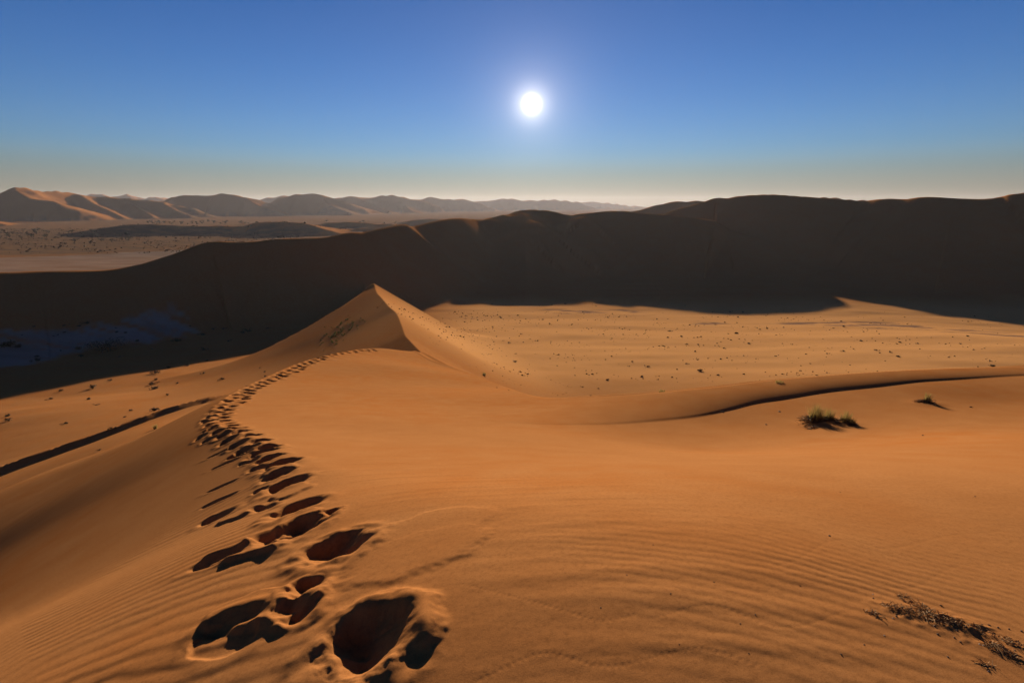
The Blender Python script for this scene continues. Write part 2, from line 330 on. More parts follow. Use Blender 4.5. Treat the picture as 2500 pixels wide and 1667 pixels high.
# ------------------------------------------------------------------ terrain mesh
def rows_():
    r = [.25]
    while r[-1] < 9000:
        q = r[-1]; k = .02 if q < .9 else .0041 if q < 9 else .005 if q < 62 else .009 if q < 700 else .0112
        r.append(q * (1 + k))
    return np.array(r)
RR = rows_()
TF = 49.5
fine = np.radians(np.linspace(-TF, TF, 1120 + 1))
co = np.radians(np.r_[np.linspace(TF, 360 - TF, 124 + 1)])[1:-1]
TH = np.r_[fine, co]                           # clockwise from +Y, closed ring
NC = len(TH)
SPLIT = int(np.searchsorted(RR, 9.0))
def grid(rows, th):
    r, t = np.meshgrid(rows, th, indexing='ij'); return r * np.sin(t), r * np.cos(t)
def ground(u, v, src=False):
    """where sight lines (full-frame survey pixels) meet the sand"""
    u = np.atleast_1d(np.array(u, float)); v = np.atleast_1d(np.array(v, float))
    if not src: u = u * PX; v = v * PX
    a = (u - 1250) / FPX; b = (833.5 - v) / FPX
    D = np.stack([a, CP + b * SP, -SP + b * CP], -1)
    t = 1.2 * 1.012 ** np.arange(620)
    P = D[:, None] * t[None, :, None]
    h, _ = terrain(P[..., 0].ravel(), P[..., 1].ravel()); g = P[..., 2] - h.reshape(P.shape[:2])
    k = np.argmax(g < 0, 1); k = np.clip(k, 1, None); i = np.arange(len(k))
    f = g[i, k - 1] / (g[i, k - 1] - g[i, k] + 1e-12); tt = t[k - 1] + f * (t[k] - t[k - 1])
    return D * tt[:, None]

# ------------------------------------------------------------------ footprints and ripples in the near sand
# (u, v, half length, half width, depth, turn in degrees from the walking direction)
PRINTS = [(835, 1468, .19, .18, .16, 0), (668, 1400, .12, .085, .10, 20), (697, 1352, .10, .09, .10, 0), (530, 1432, .17, .085, .07, 50), (500, 1470, .16, .10, .02, 40),
          (770, 1255, .17, .19, .15, 0), (612, 1242, .20, .09, .12, 15), (500, 1285, .22, .085, .09, 55), (690, 1208, .15, .18, .11, 0),
          (682, 1164, .18, .21, .13, 0), (600, 1168, .17, .085, .08, 30), (756, 1176, .06, .08, .06, 0), (492, 1190, .18, .12, .09, 50),
          (660, 1110, .2, .22, .13, 0), (600, 1125, .12, .08, .06, 20), (500, 1150, .22, .07, .05, 55), (636, 1090, .17, .18, .11, 0), (505, 1118, .22, .06, .05, 55),
          (645, 1063, .2, .24, .12, 0), (590, 1076, .2, .09, .06, 30), (620, 1050, .18, .2, .10, 0), (570, 1060, .2, .09, .06, 30), (515, 1066, .26, .07, .05, 50), (608, 1034, .2, .24, .12, 0), (560, 1040, .2, .1, .06, 20), (500, 1042, .3, .07, .05, 55)]
pr = ground([q[0] for q in PRINTS], [q[1] for q in PRINTS])
Kd = np.gradient(Ks, axis=0)
def kdir(y):
    dx = np.interp(y, Ks[:, 0], Kd[:, 1] / Kd[:, 0]); return math.atan2(1.0, dx)
STAMPS = []
for q, P in zip(PRINTS, pr):
    STAMPS.append((P[0], P[1], q[2], q[3], q[4], kdir(P[1]) + math.radians(q[5])))
fr = np.random.default_rng(5)
trail = ground([600, 585, 560, 535, 515, 502, 500, 510, 525, 545, 565, 590, 612, 640, 670, 700, 730, 760, 790, 820, 862],
               [1028, 1018, 1004, 992, 980, 968, 955, 943, 930, 914, 901, 887, 876.5, 866, 852, 838.5, 825.5, 815.5, 810, 806.5, 803.5])
tp = spline(trail[:, :2], 12); seg = np.r_[0, np.cumsum(np.hypot(*np.diff(tp, axis=0).T))]
pos = 0.0; side = 1
while pos < seg[-1]:
    x0, y0 = np.interp(pos, seg, tp[:, 0]), np.interp(pos, seg, tp[:, 1]); a = kdir(y0)
    grow = 1 + .012 * y0
    for off, sc in ((.16 * side, 1.0), (-.32 - .12 * side + fr.normal(0, .1), .75)):
        if sc < 1 and fr.random() < .62: continue
        STAMPS.append((x0 + off * grow * math.sin(a) + fr.normal(0, .05), y0 - off * grow * math.cos(a) + fr.normal(0, .08), .2 * sc * grow, .16 * sc * grow, (.125 if sc == 1 else .08) * (1 + .006 * y0), a + fr.normal(0, .25)))
    side = -side; pos += .55 * (1 + fr.normal(0, .12)) * (1 + .004 * y0)
for k in range(46):                             # prints on the second crest, far left
    al = k / 45; i = al * (len(LIP_L) - 1); j = int(min(i, len(LIP_L) - 2)); Q = LIP_L[j] + (LIP_L[j + 1] - LIP_L[j]) * (i - j)
    STAMPS.append((Q[0] - .35 + fr.normal(0, .12), Q[1] + .35 + fr.normal(0, .12), .24, .17, .08, fr.uniform(0, 3)))
PADS = [(882, 1440, .33, .31, .028, 10), (610, 1395, .42, .20, .036, 38), (560, 1265, .48, .17, .034, 42), (770, 1258, .30, .27, .018, 0), (560, 1180, .42, .16, .032, 45), (690, 1195, .28, .24, .025, 0), (670, 1130, .30, .26, .03, 5), (640, 1080, .3, .26, .03, 5), (960, 1265, .34, .52, .012, -10), (1010, 1200, .3, .5, .010, -20)]
pads = ground([q[0] for q in PADS], [q[1] for q in PADS])
DEBRIS = ground([2050 + q[0] / 5.227 for q in ((1200, 570), (1440, 640), (735, 460), (2040, 985), (1720, 720))], [1400 + q[1] / 5.227 for q in ((1200, 570), (1440, 640), (735, 460), (2040, 985), (1720, 720))], True)
MOUNDS = ground([1990, 2022, 2063, 2263], [1034, 1032, 1036, 985], True)
TRACKS = [[(1460, 1410), (1380, 1425), (1290, 1400), (1180, 1370), (1060, 1340)], [(1230, 1090), (1150, 1060), (1120, 1085), (1060, 1120), (1040, 1160)], [(910, 1025), (930, 1018), (1000, 1017), (1040, 1015)], [(910, 1025), (925, 1035), (920, 1070), (900, 1090)],
          [(2300, 1220), (2180, 1230), (2040, 1260), (1960, 1240), (1900, 1245), (1840, 1280), (1780, 1300)], [(2352, 1290), (2200, 1300), (2090, 1350), (1960, 1330), (1800, 1320)], [(1960, 1400), (1800, 1440), (1640, 1390), (1500, 1420)], [(1100, 1560), (1250, 1500), (1400, 1530), (1600, 1490), (1750, 1530)]]
tracks = [spline(ground([q[0] for q in T], [q[1] for q in T])[:, :2], 6) for T in TRACKS]
rip_c = [(c_, ground([u_], [v_])[0]) for c_, u_, v_ in ((.0, 1600, 1300), (.0, 2300, 1380), (.0, 1350, 1380))]
def near_relief(x, y):
    """footprints, slumped pads, wind ripples and insect tracks: metres to add"""
    z = np.zeros(x.shape); r = np.hypot(x, y); prot = np.ones(x.shape)
    for (px, py, _), (u, v, a, b, H, ang) in zip(pads, PADS):
        m = (np.abs(x - px) < 1) & (np.abs(y - py) < 1)
        if not m.any(): continue
        an = kdir(py) + math.radians(ang); X, Y = x[m] - px, y[m] - py
        p_ = X * math.cos(an) + Y * math.sin(an); q_ = -X * math.sin(an) + Y * math.cos(an)
        rho = np.hypot(p_ / a, q_ / b) + .16 * perlin(x[m] * 5, y[m] * 5, 31) + .04 * perlin(x[m] * 22, y[m] * 22, 32)
        w = 1 - sstep(.72, 1.02, rho)
        z[m] = np.maximum(z[m], H * w); prot[m] *= 1 - .93 * (1 - sstep(.95, 1.05, rho))
    dig = np.zeros(x.shape); rim = np.zeros(x.shape)
    for (px, py, a, b, D, an) in STAMPS:
        R = 2.3 * max(a, b)
        m = (np.abs(x - px) < R) & (np.abs(y - py) < R)
        if not m.any(): continue
        X, Y = x[m] - px, y[m] - py
        p_ = X * math.cos(an) + Y * math.sin(an); q_ = -X * math.sin(an) + Y * math.cos(an)
        nz = perlin(X / a * 1.1 + px * 7, Y / a * 1.1 + py * 7, 33)
        e = math.sin(px * 37 + py * 91)                        # every print slumps its own way
        r1 = np.hypot(np.where(p_ > 0, p_ / a, p_ / (1.35 * a)), q_ / (1.15 * b)); r2 = np.hypot((p_ + .5 * a) / (.8 * a), (q_ - .55 * e * b) / (.85 * b))
        rho = smin(r1, r2 + .12, .35) + .16 * nz + .045 * perlin(X / a * 3.3 + px * 3, Y / a * 3.3 + py, 34) + .012 * perlin(X / a * 11, Y / a * 11, 35)
        ins = (1.08 - rho) * min(a, b)
        bowl = ins * (.72 + .5 * sstep(-.2, .8, p_ / a))
        bowl = smin(bowl, np.full(bowl.shape, 1.1 * D) * (1 + .2 * nz), .3 * D)
        dig[m] = np.maximum(dig[m], smax(bowl, np.zeros(bowl.shape), .16 * D))
        rim[m] = np.maximum(rim[m], .15 * D * np.exp(-((rho - 1.38) / .36)**2) * np.clip(.8 + 1.2 * nz, 0, 2))
        prot[m] *= sstep(.9, 1.5, rho) * .95 + .05
    z += rim * np.clip(1 - dig * 12, 0, 1) - dig
    for P in MOUNDS:
        z += .055 * np.exp(-((x - P[0]) / .5)**2 - ((y - P[1]) / .42)**2)
    for P in DEBRIS:
        m = (np.abs(x - P[0]) < .5) & (np.abs(y - P[1]) < .4)
        if m.any():
            g_ = np.exp(-((x[m] - P[0]) / .13)**2 - ((y[m] - P[1]) / .07)**2); z[m] += g_ * (.006 + .011 * np.clip(perlin(x[m] * 24, y[m] * 24, 97), 0, 1)); prot[m] *= 1 - .8 * g_
    # ripples
    m = (r < 9.0) & (r > .6)
    X, Y = x[m], y[m]; fade = 1 - sstep(6.5, 9.0, r[m])
    q = X - Kx(np.clip(Y, -39, 60))
    wl_ = .75 * perlin(X * .55, Y * .55, 51) + .22 * perlin(X * 1.7, Y * 1.7, 52) + .05 * perlin(X * 6, Y * 6, 53)
    phl = 2 * np.pi / .145 * (-.22 * X + .97 * Y + .30 * wl_)
    phr = 2 * np.pi / .085 * (.34 * X + .94 * Y + .22 * wl_)
    def shape(ph): s_ = np.sin(ph); return s_ + .18 * np.sin(2 * ph + .8)
    left = sstep(.05, .5, -q) * (.55 + .45 * np.clip(.6 + 1.5 * perlin(X * .4, Y * .4, 55), 0, 1))
    g1, g2, g3 = [w_[1] for w_ in rip_c]
    right = np.exp(-(((X - g1[0]) / 1.5)**2 + ((Y - g1[1]) / .75)**2)) + .9 * np.exp(-(((X - g2[0]) / .9)**2 + ((Y - g2[1]) / .5)**2)) + .12 * np.exp(-(((X - g3[0]) / 1.2)**2 + ((Y - g3[1]) / .8)**2))
    right = right * sstep(.4, 1.2, q) * (.55 + .6 * np.clip(.4 + perlin(X * .9, Y * .9, 56), 0, 1))
    z[m] += fade * prot[m] * (.0021 * left * shape(phl) + 0.00095 * right * shape(phr))
    z[m] += fade * (.0009 * fbm(X * 6, Y * 11, 3, 57) + .0028 * fbm(X * .9, Y * 1.6, 2, 58))
    # wind-drawn streaks running off the crest
    st = sstep(.15, .7, q) * (1 - sstep(1.5, 3.2, q)); z[m] += fade * prot[m] * .005 * st * np.clip(perlin(X * .8, Y * 7, 59), -.2, 1)
    for T in tracks:
        mm = (x > T[:, 0].min() - .1) & (x < T[:, 0].max() + .1) & (y > T[:, 1].min() - .1) & (y < T[:, 1].max() + .1) & (r < 9)
        if mm.any():
            d, _, _, al = polydist(x[mm], y[mm], T); z[mm] -= .0013 * np.exp(-(d / .010)**2) * (.55 + .45 * np.sin(al * 2 * np.pi / .028))
    # rake marks beside the trail on the lit flank
    m = (y > 8) & (y < 62) & (x < 0)
    X, Y = x[m], y[m]; q = X - Kx(Y); wd = .05 * Y
    z[m] += .05 * sstep(.02, .3, q / wd) * (1 - sstep(.5, 1.3, q / wd)) * perlin(np.log(Y) * 46 + q * .25, q * .12, 61) * (1 - sstep(45, 60, Y)) * sstep(8, 13, Y)
    return z
GA = grid(RR[:SPLIT + 1], TH[::2])             # near part, every second column
GB = grid(RR[SPLIT:], TH)
zA, lA = terrain(*GA); zB, lB = terrain(*GB)
zA = zA + near_relief(*GA)
nb = int(np.searchsorted(RR[SPLIT:], 90.0)); zB[:nb] += near_relief(GB[0][:nb], GB[1][:nb])
zB[0, ::2] = zA[-1]; zB[0, 1::2] = .5 * (zA[-1] + np.roll(zA[-1], -1))
def normals(x, y, z):
    P = np.stack([x, y, z], -1)
    dr = np.gradient(P, axis=0)
    dt = np.roll(P, -1, 1) - np.roll(P, 1, 1)
    n = np.cross(dt, dr); n *= np.sign(n[..., 2:3] + 1e-12)
    return n / np.linalg.norm(n, axis=-1, keepdims=True)
nA, nB = normals(*GA, zA), normals(*GB, zB)
nA[-1] = nB[0, ::2]
def faces(nr, nc):
    i = np.arange(nr - 1)[:, None] * nc; j = np.arange(nc)[None]; k = (j + 1) % nc
    return np.stack([i + j, i + k, i + nc + k, i + nc + j], -1).reshape(-1, 4)
def mesh_from(name, V, Fq, N, attrs):
    used = np.unique(Fq); mp = np.full(len(V), -1, np.int64); mp[used] = np.arange(len(used))
    me = bpy.data.meshes.new(name)
    me.vertices.add(len(used)); me.vertices.foreach_set('co', V[used].astype(np.float32).ravel())
    me.loops.add(Fq.size); me.loops.foreach_set('vertex_index', mp[Fq].astype(np.int32).ravel())
    me.polygons.add(len(Fq)); me.polygons.foreach_set('loop_start', np.arange(0, Fq.size, 4, dtype=np.int32))
    me.update(calc_edges=True)
    for k, a in attrs.items():
        at = me.attributes.new(k, 'FLOAT', 'POINT'); at.data.foreach_set('value', a[used].astype(np.float32))
    me.polygons.foreach_set('use_smooth', np.ones(len(Fq), bool))
    me.normals_split_custom_set_from_vertices(N[used].astype(np.float32))
    return me
VA = np.stack([GA[0], GA[1], zA + CAM_Z], -1).reshape(-1, 3); VB = np.stack([GB[0], GB[1], zB + CAM_Z], -1).reshape(-1, 3)
V = np.vstack([VA, VB]); N = np.vstack([nA.reshape(-1, 3), nB.reshape(-1, 3)])
FQ = np.vstack([faces(zA.shape[0], zA.shape[1]), faces(zB.shape[0], zB.shape[1]) + len(VA)])
LAB = np.r_[lA.ravel(), lB.ravel()]
del GA, VA, VB
# ---- surface masks (what the ground is made of, plus shade in the plain's colour), per vertex
xx, yy = V[:, 0], V[:, 1]; rr_ = np.hypot(xx, yy)
def inside(poly, x, y, soft, ns, seed):
    """1 inside a plan polygon, ragged edge"""
    poly = np.array(poly); c = poly.mean(0); R = np.abs(poly - c).max() * 1.5 + 5 * soft
    o = np.zeros(x.shape); m = (np.abs(x - c[0]) < R) & (np.abs(y - c[1]) < R)
    X, Y = x[m], y[m]; ins = np.zeros(X.shape, bool)
    P = np.vstack([poly, poly[:1]])
    for a, b in zip(P[:-1], P[1:]):
        cnd = (a[1] > Y) != (b[1] > Y)
        ins ^= cnd & (X < (b[0] - a[0]) * (Y - a[1]) / (b[1] - a[1] + 1e-12) + a[0])
    d, _, _, _ = polydist(X, Y, P); sd = np.where(ins, d, -d) + ns * fbm(X / (3 * ns), Y / (1.2 * ns), 4, seed)
    o[m] = sstep(-soft, soft, sd); return o
def plan(pts, h, src=False): return [tuple((sh if src else dh)(u, v, h)[:2]) for u, v in pts]
pan = inside(plan([(-150, 840), (0, 812), (200, 782), (330, 762), (430, 752), (435, 762), (330, 790), (235, 800), (160, 815), (60, 850), (-150, 880)], -44.6), xx, yy, 2.5, 4, 71)
pan = np.maximum(pan, .9 * inside(plan([(-300, 645), (-300, 622), (0, 628), (200, 623), (330, 615), (430, 612), (520, 604), (520, 680), (-200, 700)], -48, True), xx, yy, 6, 12, 72))
pan0 = pan
scrub = inside(plan([(-400, 622), (0, 624), (180, 619), (340, 611), (520, 600), (620, 590), (720, 580), (800, 573), (560, 571), (300, 568), (120, 558), (-400, 556)], -48, True), xx, yy, 12, 18, 73)
farplain = inside(plan([(350, 545), (600, 543), (800, 541), (1200, 529), (1500, 524), (1500, 515), (1100, 521), (700, 526), (470, 529)], -48, True), xx, yy, 40, 40, 75)
gravel = inside(plan([(1290, 708), (1500, 715), (1700, 745), (2000, 762), (2352, 800), (2352, 770), (2100, 748), (1900, 742), (1600, 728), (1400, 700)], -44.5), xx, yy, 4, 14, 74)
gravel = gravel * sstep(-.1, .3, fbm(xx / 26, yy / 9, 4, 76))
scrub = np.maximum(scrub, .85 * sstep(430, 560, yy) * (LAB == 0))
pan = pan * np.where(yy > 300, .55, .9 * sstep(-.7, .1, fbm(xx / 22, yy / 4, 2, 78)))
sunlit_plain = ((LAB == 0) | (LAB == 2)) * sstep(70, 120, yy) * (1 - sstep(228, 275, yy)) * sstep(-45, -10, xx)  # pale sand, colour faded darker from the dune's shadow edge to deepen the shade
AT = {'plain': sunlit_plain, 'pan': pan, 'scrub': np.maximum(scrub, .8 * farplain), 'gravel': gravel}

# ------------------------------------------------------------------ materials
def new_mat(name):
    m = bpy.data.materials.new(name); m.use_nodes = True; nt = m.node_tree
    for n in list(nt.nodes):
        if n.type != 'OUTPUT_MATERIAL': nt.nodes.remove(n)
    out = [n for n in nt.nodes if n.type == 'OUTPUT_MATERIAL'][0]
    b = nt.nodes.new('ShaderNodeBsdfPrincipled'); nt.links.new(b.outputs[0], out.inputs[0])
    return m, nt, b
def nd(nt, t, **k):
    n = nt.nodes.new(t)
    for a, v in k.items(): setattr(n, a, v)
    return n
def mixc(nt, fac, a, b):
    n = nd(nt, 'ShaderNodeMix', data_type='RGBA')
    for i, v in ((0, fac), (6, a), (7, b)):
        if isinstance(v, (float, int)): n.inputs[i].default_value = v
        elif isinstance(v, tuple): n.inputs[i].default_value = (*v, 1)
        else: nt.links.new(v, n.inputs[i])
    return n.outputs[2]
def noise(nt, vec, scale, detail=3, rough=.5):
    n = nd(nt, 'ShaderNodeTexNoise'); n.inputs['Scale'].default_value = scale; n.inputs['Detail'].default_value = detail; n.inputs['Roughness'].default_value = rough
    nt.links.new(vec, n.inputs['Vector']); return n.outputs['Fac']
def ramp(nt, fac, lo, hi):
    n = nd(nt, 'ShaderNodeMapRange'); n.inputs[1].default_value = lo; n.inputs[2].default_value = hi; nt.links.new(fac, n.inputs[0]); return n.outputs[0]
def attr(nt, name): return nd(nt, 'ShaderNodeAttribute', attribute_name=name).outputs['Fac']
SAND_RGB = (.36, .152, .052)
def sand_mat():
    m, nt, b = new_mat('sand')
    g = nd(nt, 'ShaderNodeNewGeometry'); pos = g.outputs['Position']
    c = mixc(nt, ramp(nt, noise(nt, pos, .05, 4), .35, .65), SAND_RGB, (.33, .137, .047))
    c = mixc(nt, ramp(nt, noise(nt, pos, .14, 3), .4, .62), c, (.37, .132, .036))
    c = mixc(nt, ramp(nt, noise(nt, pos, 1.3, 4), .3, .75), c, (.39, .170, .060))
    grain = noise(nt, pos, 260, 2, .7)
    c = mixc(nt, ramp(nt, grain, .52, .72), c, (.22, .09, .03))
    c = mixc(nt, ramp(nt, noise(nt, pos, 38, 6, .8), .48, .72), c, (.24, .098, .033))
    mpx = nd(nt, 'ShaderNodeMapping'); mpx.inputs['Scale'].default_value = (.35, 1, 1); nt.links.new(pos, mpx.inputs['Vector'])
    scr = ramp(nt, noise(nt, mpx.outputs[0], .11, 6, .65), .42, .62)
    c = mixc(nt, attr(nt, 'plain'), c, (.55, .272, .102))
    mp2 = nd(nt, 'ShaderNodeMapping'); mp2.inputs['Scale'].default_value = (.22, 1, 1); mp2.inputs['Rotation'].default_value = (0, 0, .12); nt.links.new(pos, mp2.inputs['Vector'])
    tf = ramp(nt, noise(nt, mp2.outputs[0], .9, 7, .72), .60, .70); tz = ramp(nt, noise(nt, mp2.outputs[0], .07, 3), .42, .60)
    tm_ = nd(nt, 'ShaderNodeMath', operation='MULTIPLY'); nt.links.new(tf, tm_.inputs[0]); nt.links.new(tz, tm_.inputs[1])
    tm2 = nd(nt, 'ShaderNodeMath', operation='MULTIPLY'); nt.links.new(tm_.outputs[0], tm2.inputs[0]); nt.links.new(attr(nt, 'plain'), tm2.inputs[1])
    c = mixc(nt, tm2.outputs[0], c, (.16, .085, .03))
    sc = mixc(nt, scr, (.13, .085, .055), (.24, .125, .06))
    c = mixc(nt, attr(nt, 'scrub'), c, sc)
    c = mixc(nt, attr(nt, 'gravel'), c, (.20, .115, .075))
    pc = mixc(nt, ramp(nt, noise(nt, mpx.outputs[0], .06, 5, .6), .35, .7), (.20, .17, .145), (.34, .30, .265))
    c = mixc(nt, attr(nt, 'pan'), c, pc)
    nt.links.new(c, b.inputs['Base Color'])
    b.inputs['Roughness'].default_value = .9; b.inputs['Specular IOR Level'].default_value = 0.0
    bp = nd(nt, 'ShaderNodeBump'); bp.inputs['Strength'].default_value = .35; bp.inputs['Distance'].default_value = .0025
    nt.links.new(noise(nt, pos, 140, 3, .7), bp.inputs['Height']); nt.links.new(bp.outputs[0], b.inputs['Normal'])
    return m
SAND = sand_mat()
fl = LAB[FQ].max(1)
DESC = {'valley_floor': 'sandy valley floor between the dunes with pale dry pan', 'foreground_dune': 'orange foreground dune with footprints along its crest',
        'peaked_dune': 'sharp peaked dune beyond the saddle of the footprint trail', 'shaded_dune_ridge': 'black shaded dune ridge on the left behind the peak', 'shaded_dune_slope': 'long dark shaded dune in the middle below the sun',
        'right_dune': 'tall dark dune rising on the right horizon', 'far_dunes': 'hazy far dunes along the horizon', 'low_dunes': 'low dark dunes lying on the far pan'}
for i, nm in enumerate(NAMES):
    sel = fl == i
    if not sel.any(): continue
    me = mesh_from(nm, V, FQ[sel], N, AT)
    me.materials.append(SAND)
    o = bpy.data.objects.new(nm, me); scene.collection.objects.link(o); o['kind'] = 'structure'; o['label'] = DESC[nm]

# ------------------------------------------------------------------ haze
bm = bmesh.new(); bmesh.ops.create_cube(bm, size=1.0)
for v_ in bm.verts: v_.co = Vector((v_.co.x * 18400, v_.co.y * 18400, -3.0 if v_.co.z < 0 else 175.0))
me = bpy.data.meshes.new('haze'); bm.to_mesh(me); bm.free()
hz = bpy.data.objects.new('haze', me); scene.collection.objects.link(hz); hz['kind'] = 'stuff'; hz['label'] = 'pale dusty haze filling the desert air'; hz['category'] = 'haze'
hm = bpy.data.materials.new('haze'); hm.use_nodes = True; nt = hm.node_tree; nt.nodes.clear()
ho = nt.nodes.new('ShaderNodeOutputMaterial'); pv = nt.nodes.new('ShaderNodeVolumePrincipled')
pv.inputs['Color'].default_value = (.88, .87, 1.0, 1); pv.inputs['Density'].default_value = 2.6e-5; pv.inputs['Anisotropy'].default_value = .4
nt.links.new(pv.outputs[0], ho.inputs['Volume']); me.materials.append(hm)

# ------------------------------------------------------------------ vegetation and debris
def zg(x, y):
    x = np.atleast_1d(np.array(x, float)); y = np.atleast_1d(np.array(y, float))
    z = terrain(x, y)[0] + CAM_Z; m = np.hypot(x, y) < 90
    if m.any(): z[m] += near_relief(x[m], y[m])
    return z
def plant_mat(name, cols, rough=.8, trans=0.0, scale=9.0):
    m, nt, b = new_mat(name)
    g = nd(nt, 'ShaderNodeNewGeometry'); oi = nd(nt, 'ShaderNodeObjectInfo')
    c = mixc(nt, ramp(nt, noise(nt, g.outputs['Position'], scale, 3), .35, .65), cols[0], cols[1])
    c = mixc(nt, g.outputs['Random Per Island'], c, cols[2])
    nt.links.new(c, b.inputs['Base Color']); b.inputs['Roughness'].default_value = rough; b.inputs['Specular IOR Level'].default_value = .15
    if trans:
        t = nd(nt, 'ShaderNodeBsdfTranslucent'); nt.links.new(c, t.inputs['Color']); mx = nd(nt, 'ShaderNodeMixShader'); mx.inputs[0].default_value = trans
        out = [n for n in nt.nodes if n.type == 'OUTPUT_MATERIAL'][0]
        nt.links.new(b.outputs[0], mx.inputs[1]); nt.links.new(t.outputs[0], mx.inputs[2]); nt.links.new(mx.outputs[0], out.inputs[0])
    return m
GRASS = plant_mat('dune_grass', ((.25, .18, .05), (.19, .155, .04), (.34, .235, .085)), trans=.42)
DRY = plant_mat('dry_stems', ((.10, .06, .03), (.16, .09, .04), (.06, .035, .02)))
SHRUB = plant_mat('shrub_leaves', ((.055, .045, .022), (.075, .06, .03), (.04, .03, .018)), scale=2.0)
BARK = plant_mat('bark', ((.08, .05, .03), (.06, .04, .025), (.05, .03, .02)))
DEAD = plant_mat('dead_grass', ((.32, .17, .07), (.42, .24, .11), (.14, .08, .035)), scale=60)
STONE = plant_mat('dark_stone', ((.20, .10, .05), (.16, .08, .04), (.10, .055, .035)), scale=90)
CHIP = plant_mat('pale_chip', ((.55, .45, .36), (.5, .42, .35), (.42, .34, .28)), scale=90)
def to_mesh(name, vs, fs, mat):
    me = bpy.data.meshes.new(name); me.from_pydata([tuple(v) for v in vs], [], fs); me.update(); me.materials.append(mat); return me
def blades(name, n, w, h, mat, seed, spread=.42, bw=.006, droop=.5):
    R = np.random.default_rng(seed); vs, fs = [], []
    for i in range(n):
        a = R.uniform(0, 2 * np.pi); rad = w * .28 * math.sqrt(R.random()); bx, by = rad * math.cos(a), rad * math.sin(a)
        le = h * R.uniform(.5, 1.05); out = R.normal(0, spread * .35) + rad / w * spread; a2 = a + R.normal(0, .5)
        dx, dyy = math.cos(a2) * out, math.sin(a2) * out; tw = R.uniform(0, np.pi); wx, wy = bw * math.cos(tw), bw * math.sin(tw)
        k0 = len(vs)
        for j, t in enumerate((0, .4, .75, 1)):
            px = bx + dx * le * (t + droop * t * t) ; py = by + dyy * le * (t + droop * t * t); pz = le * (t - .18 * droop * t * t * (1 + 2 * abs(out))) - (.05 * h if j == 0 else 0)
            f = (1, .9, .6, .05)[j]; vs += [(px - wx * f, py - wy * f, pz), (px + wx * f, py + wy * f, pz)]
        fs += [(k0 + 2 * j, k0 + 2 * j + 1, k0 + 2 * j + 3, k0 + 2 * j + 2) for j in range(3)]
    return to_mesh(name, vs, fs, mat)
def twigs(name, n, rx, ry, rz, ln, rad, mat, seed, flat=.35):
    R = np.random.default_rng(seed); vs, fs = [], []
    for i in range(n):
        a = R.uniform(0, 2 * np.pi); q = R.random() ** .7
        c = np.array([rx * q * math.cos(a), ry * q * math.sin(a), rz * (1 - q * q) * R.random() + rad])
        d = R.normal(0, 1, 3); d[2] *= flat; d /= np.linalg.norm(d); L = ln * R.uniform(.4, 1.2); r_ = rad * R.uniform(.6, 1.3)
        u = np.cross(d, [0, 0, 1.0]); u = u / (np.linalg.norm(u) + 1e-6); v = np.cross(d, u); k0 = len(vs)
        bend = R.normal(0, .18, 3) * L; bend[2] *= flat
        for t, f in ((-.5, 1), (.0, .9), (.5, .35)):
            p0 = c + d * L * t + bend * (t * t)
            for k in range(3): vs.append(p0 + r_ * f * (u * math.cos(k * 2.0944) + v * math.sin(k * 2.0944)))
        for s_ in range(2):
            for k in range(3):
                a_, b_ = k0 + 3 * s_ + k, k0 + 3 * s_ + (k + 1) % 3; fs.append((a_, b_, b_ + 3, a_ + 3))
    return to_mesh(name, vs, fs, mat)
def leafdome(name, n, w, h, leaf, mat, seed, z0=0.0, lobes=5):
    R = np.random.default_rng(seed); vs, fs = [], []
    C = [(R.normal(0, .24) * w, R.normal(0, .24) * w, z0 + h * R.uniform(.25, .6), R.uniform(.28, .5)) for _ in range(lobes)]
    for i in range(n):
        cx, cy, cz, rr = C[R.integers(lobes)]
        d = R.normal(0, 1, 3); d /= np.linalg.norm(d); q = rr * R.random() ** .45
        p = np.array([cx + d[0] * q * w, cy + d[1] * q * w, max(z0, cz + d[2] * q * h)])
        u = R.normal(0, 1, 3); u /= np.linalg.norm(u); v = np.cross(u, d); v /= np.linalg.norm(v) + 1e-6; L = leaf * R.uniform(.6, 1.4); k0 = len(vs)
        vs += [p - u * L, p + v * L * .5, p + u * L, p - v * L * .5]; fs.append((k0, k0 + 1, k0 + 2, k0 + 3))
    return to_mesh(name, vs, fs, mat)
def stone_mesh(name, mat, seed, flat=.5):
    R = np.random.default_rng(seed); bm = bmesh.new(); bmesh.ops.create_icosphere(bm, subdivisions=2, radius=1)
    k = R.normal(0, 1, (6, 3)); k /= np.linalg.norm(k, axis=1)[:, None]; o = R.uniform(.55, .9, 6)
    for v in bm.verts:
        p = np.array(v.co)
        for n_, o_2 in zip(k, o):
            t = p @ n_ - o_2
            if t > 0: p = p - n_ * t * .9
        v.co = p * (1 + R.normal(0, .03)) * (1, .75, flat)
    me = bpy.data.meshes.new(name); bm.to_mesh(me); bm.free(); me.materials.append(mat); return me
def place(name, me, x, y, z, sc=1.0, rz=0.0, label=None, cat=None, group=None, parent=None):
    o = bpy.data.objects.new(name, me); scene.collection.objects.link(o)
    if parent is not None: o.parent = parent; o.scale = (1, 1, 1)
    else:
        o.location = (x, y, z); o.rotation_euler = (0, 0, rz); o.scale = (sc, sc, sc) if np.isscalar(sc) else sc
        o['label'] = label; o['category'] = cat
        if group: o['group'] = group
    return o
VR = np.random.default_rng(17)

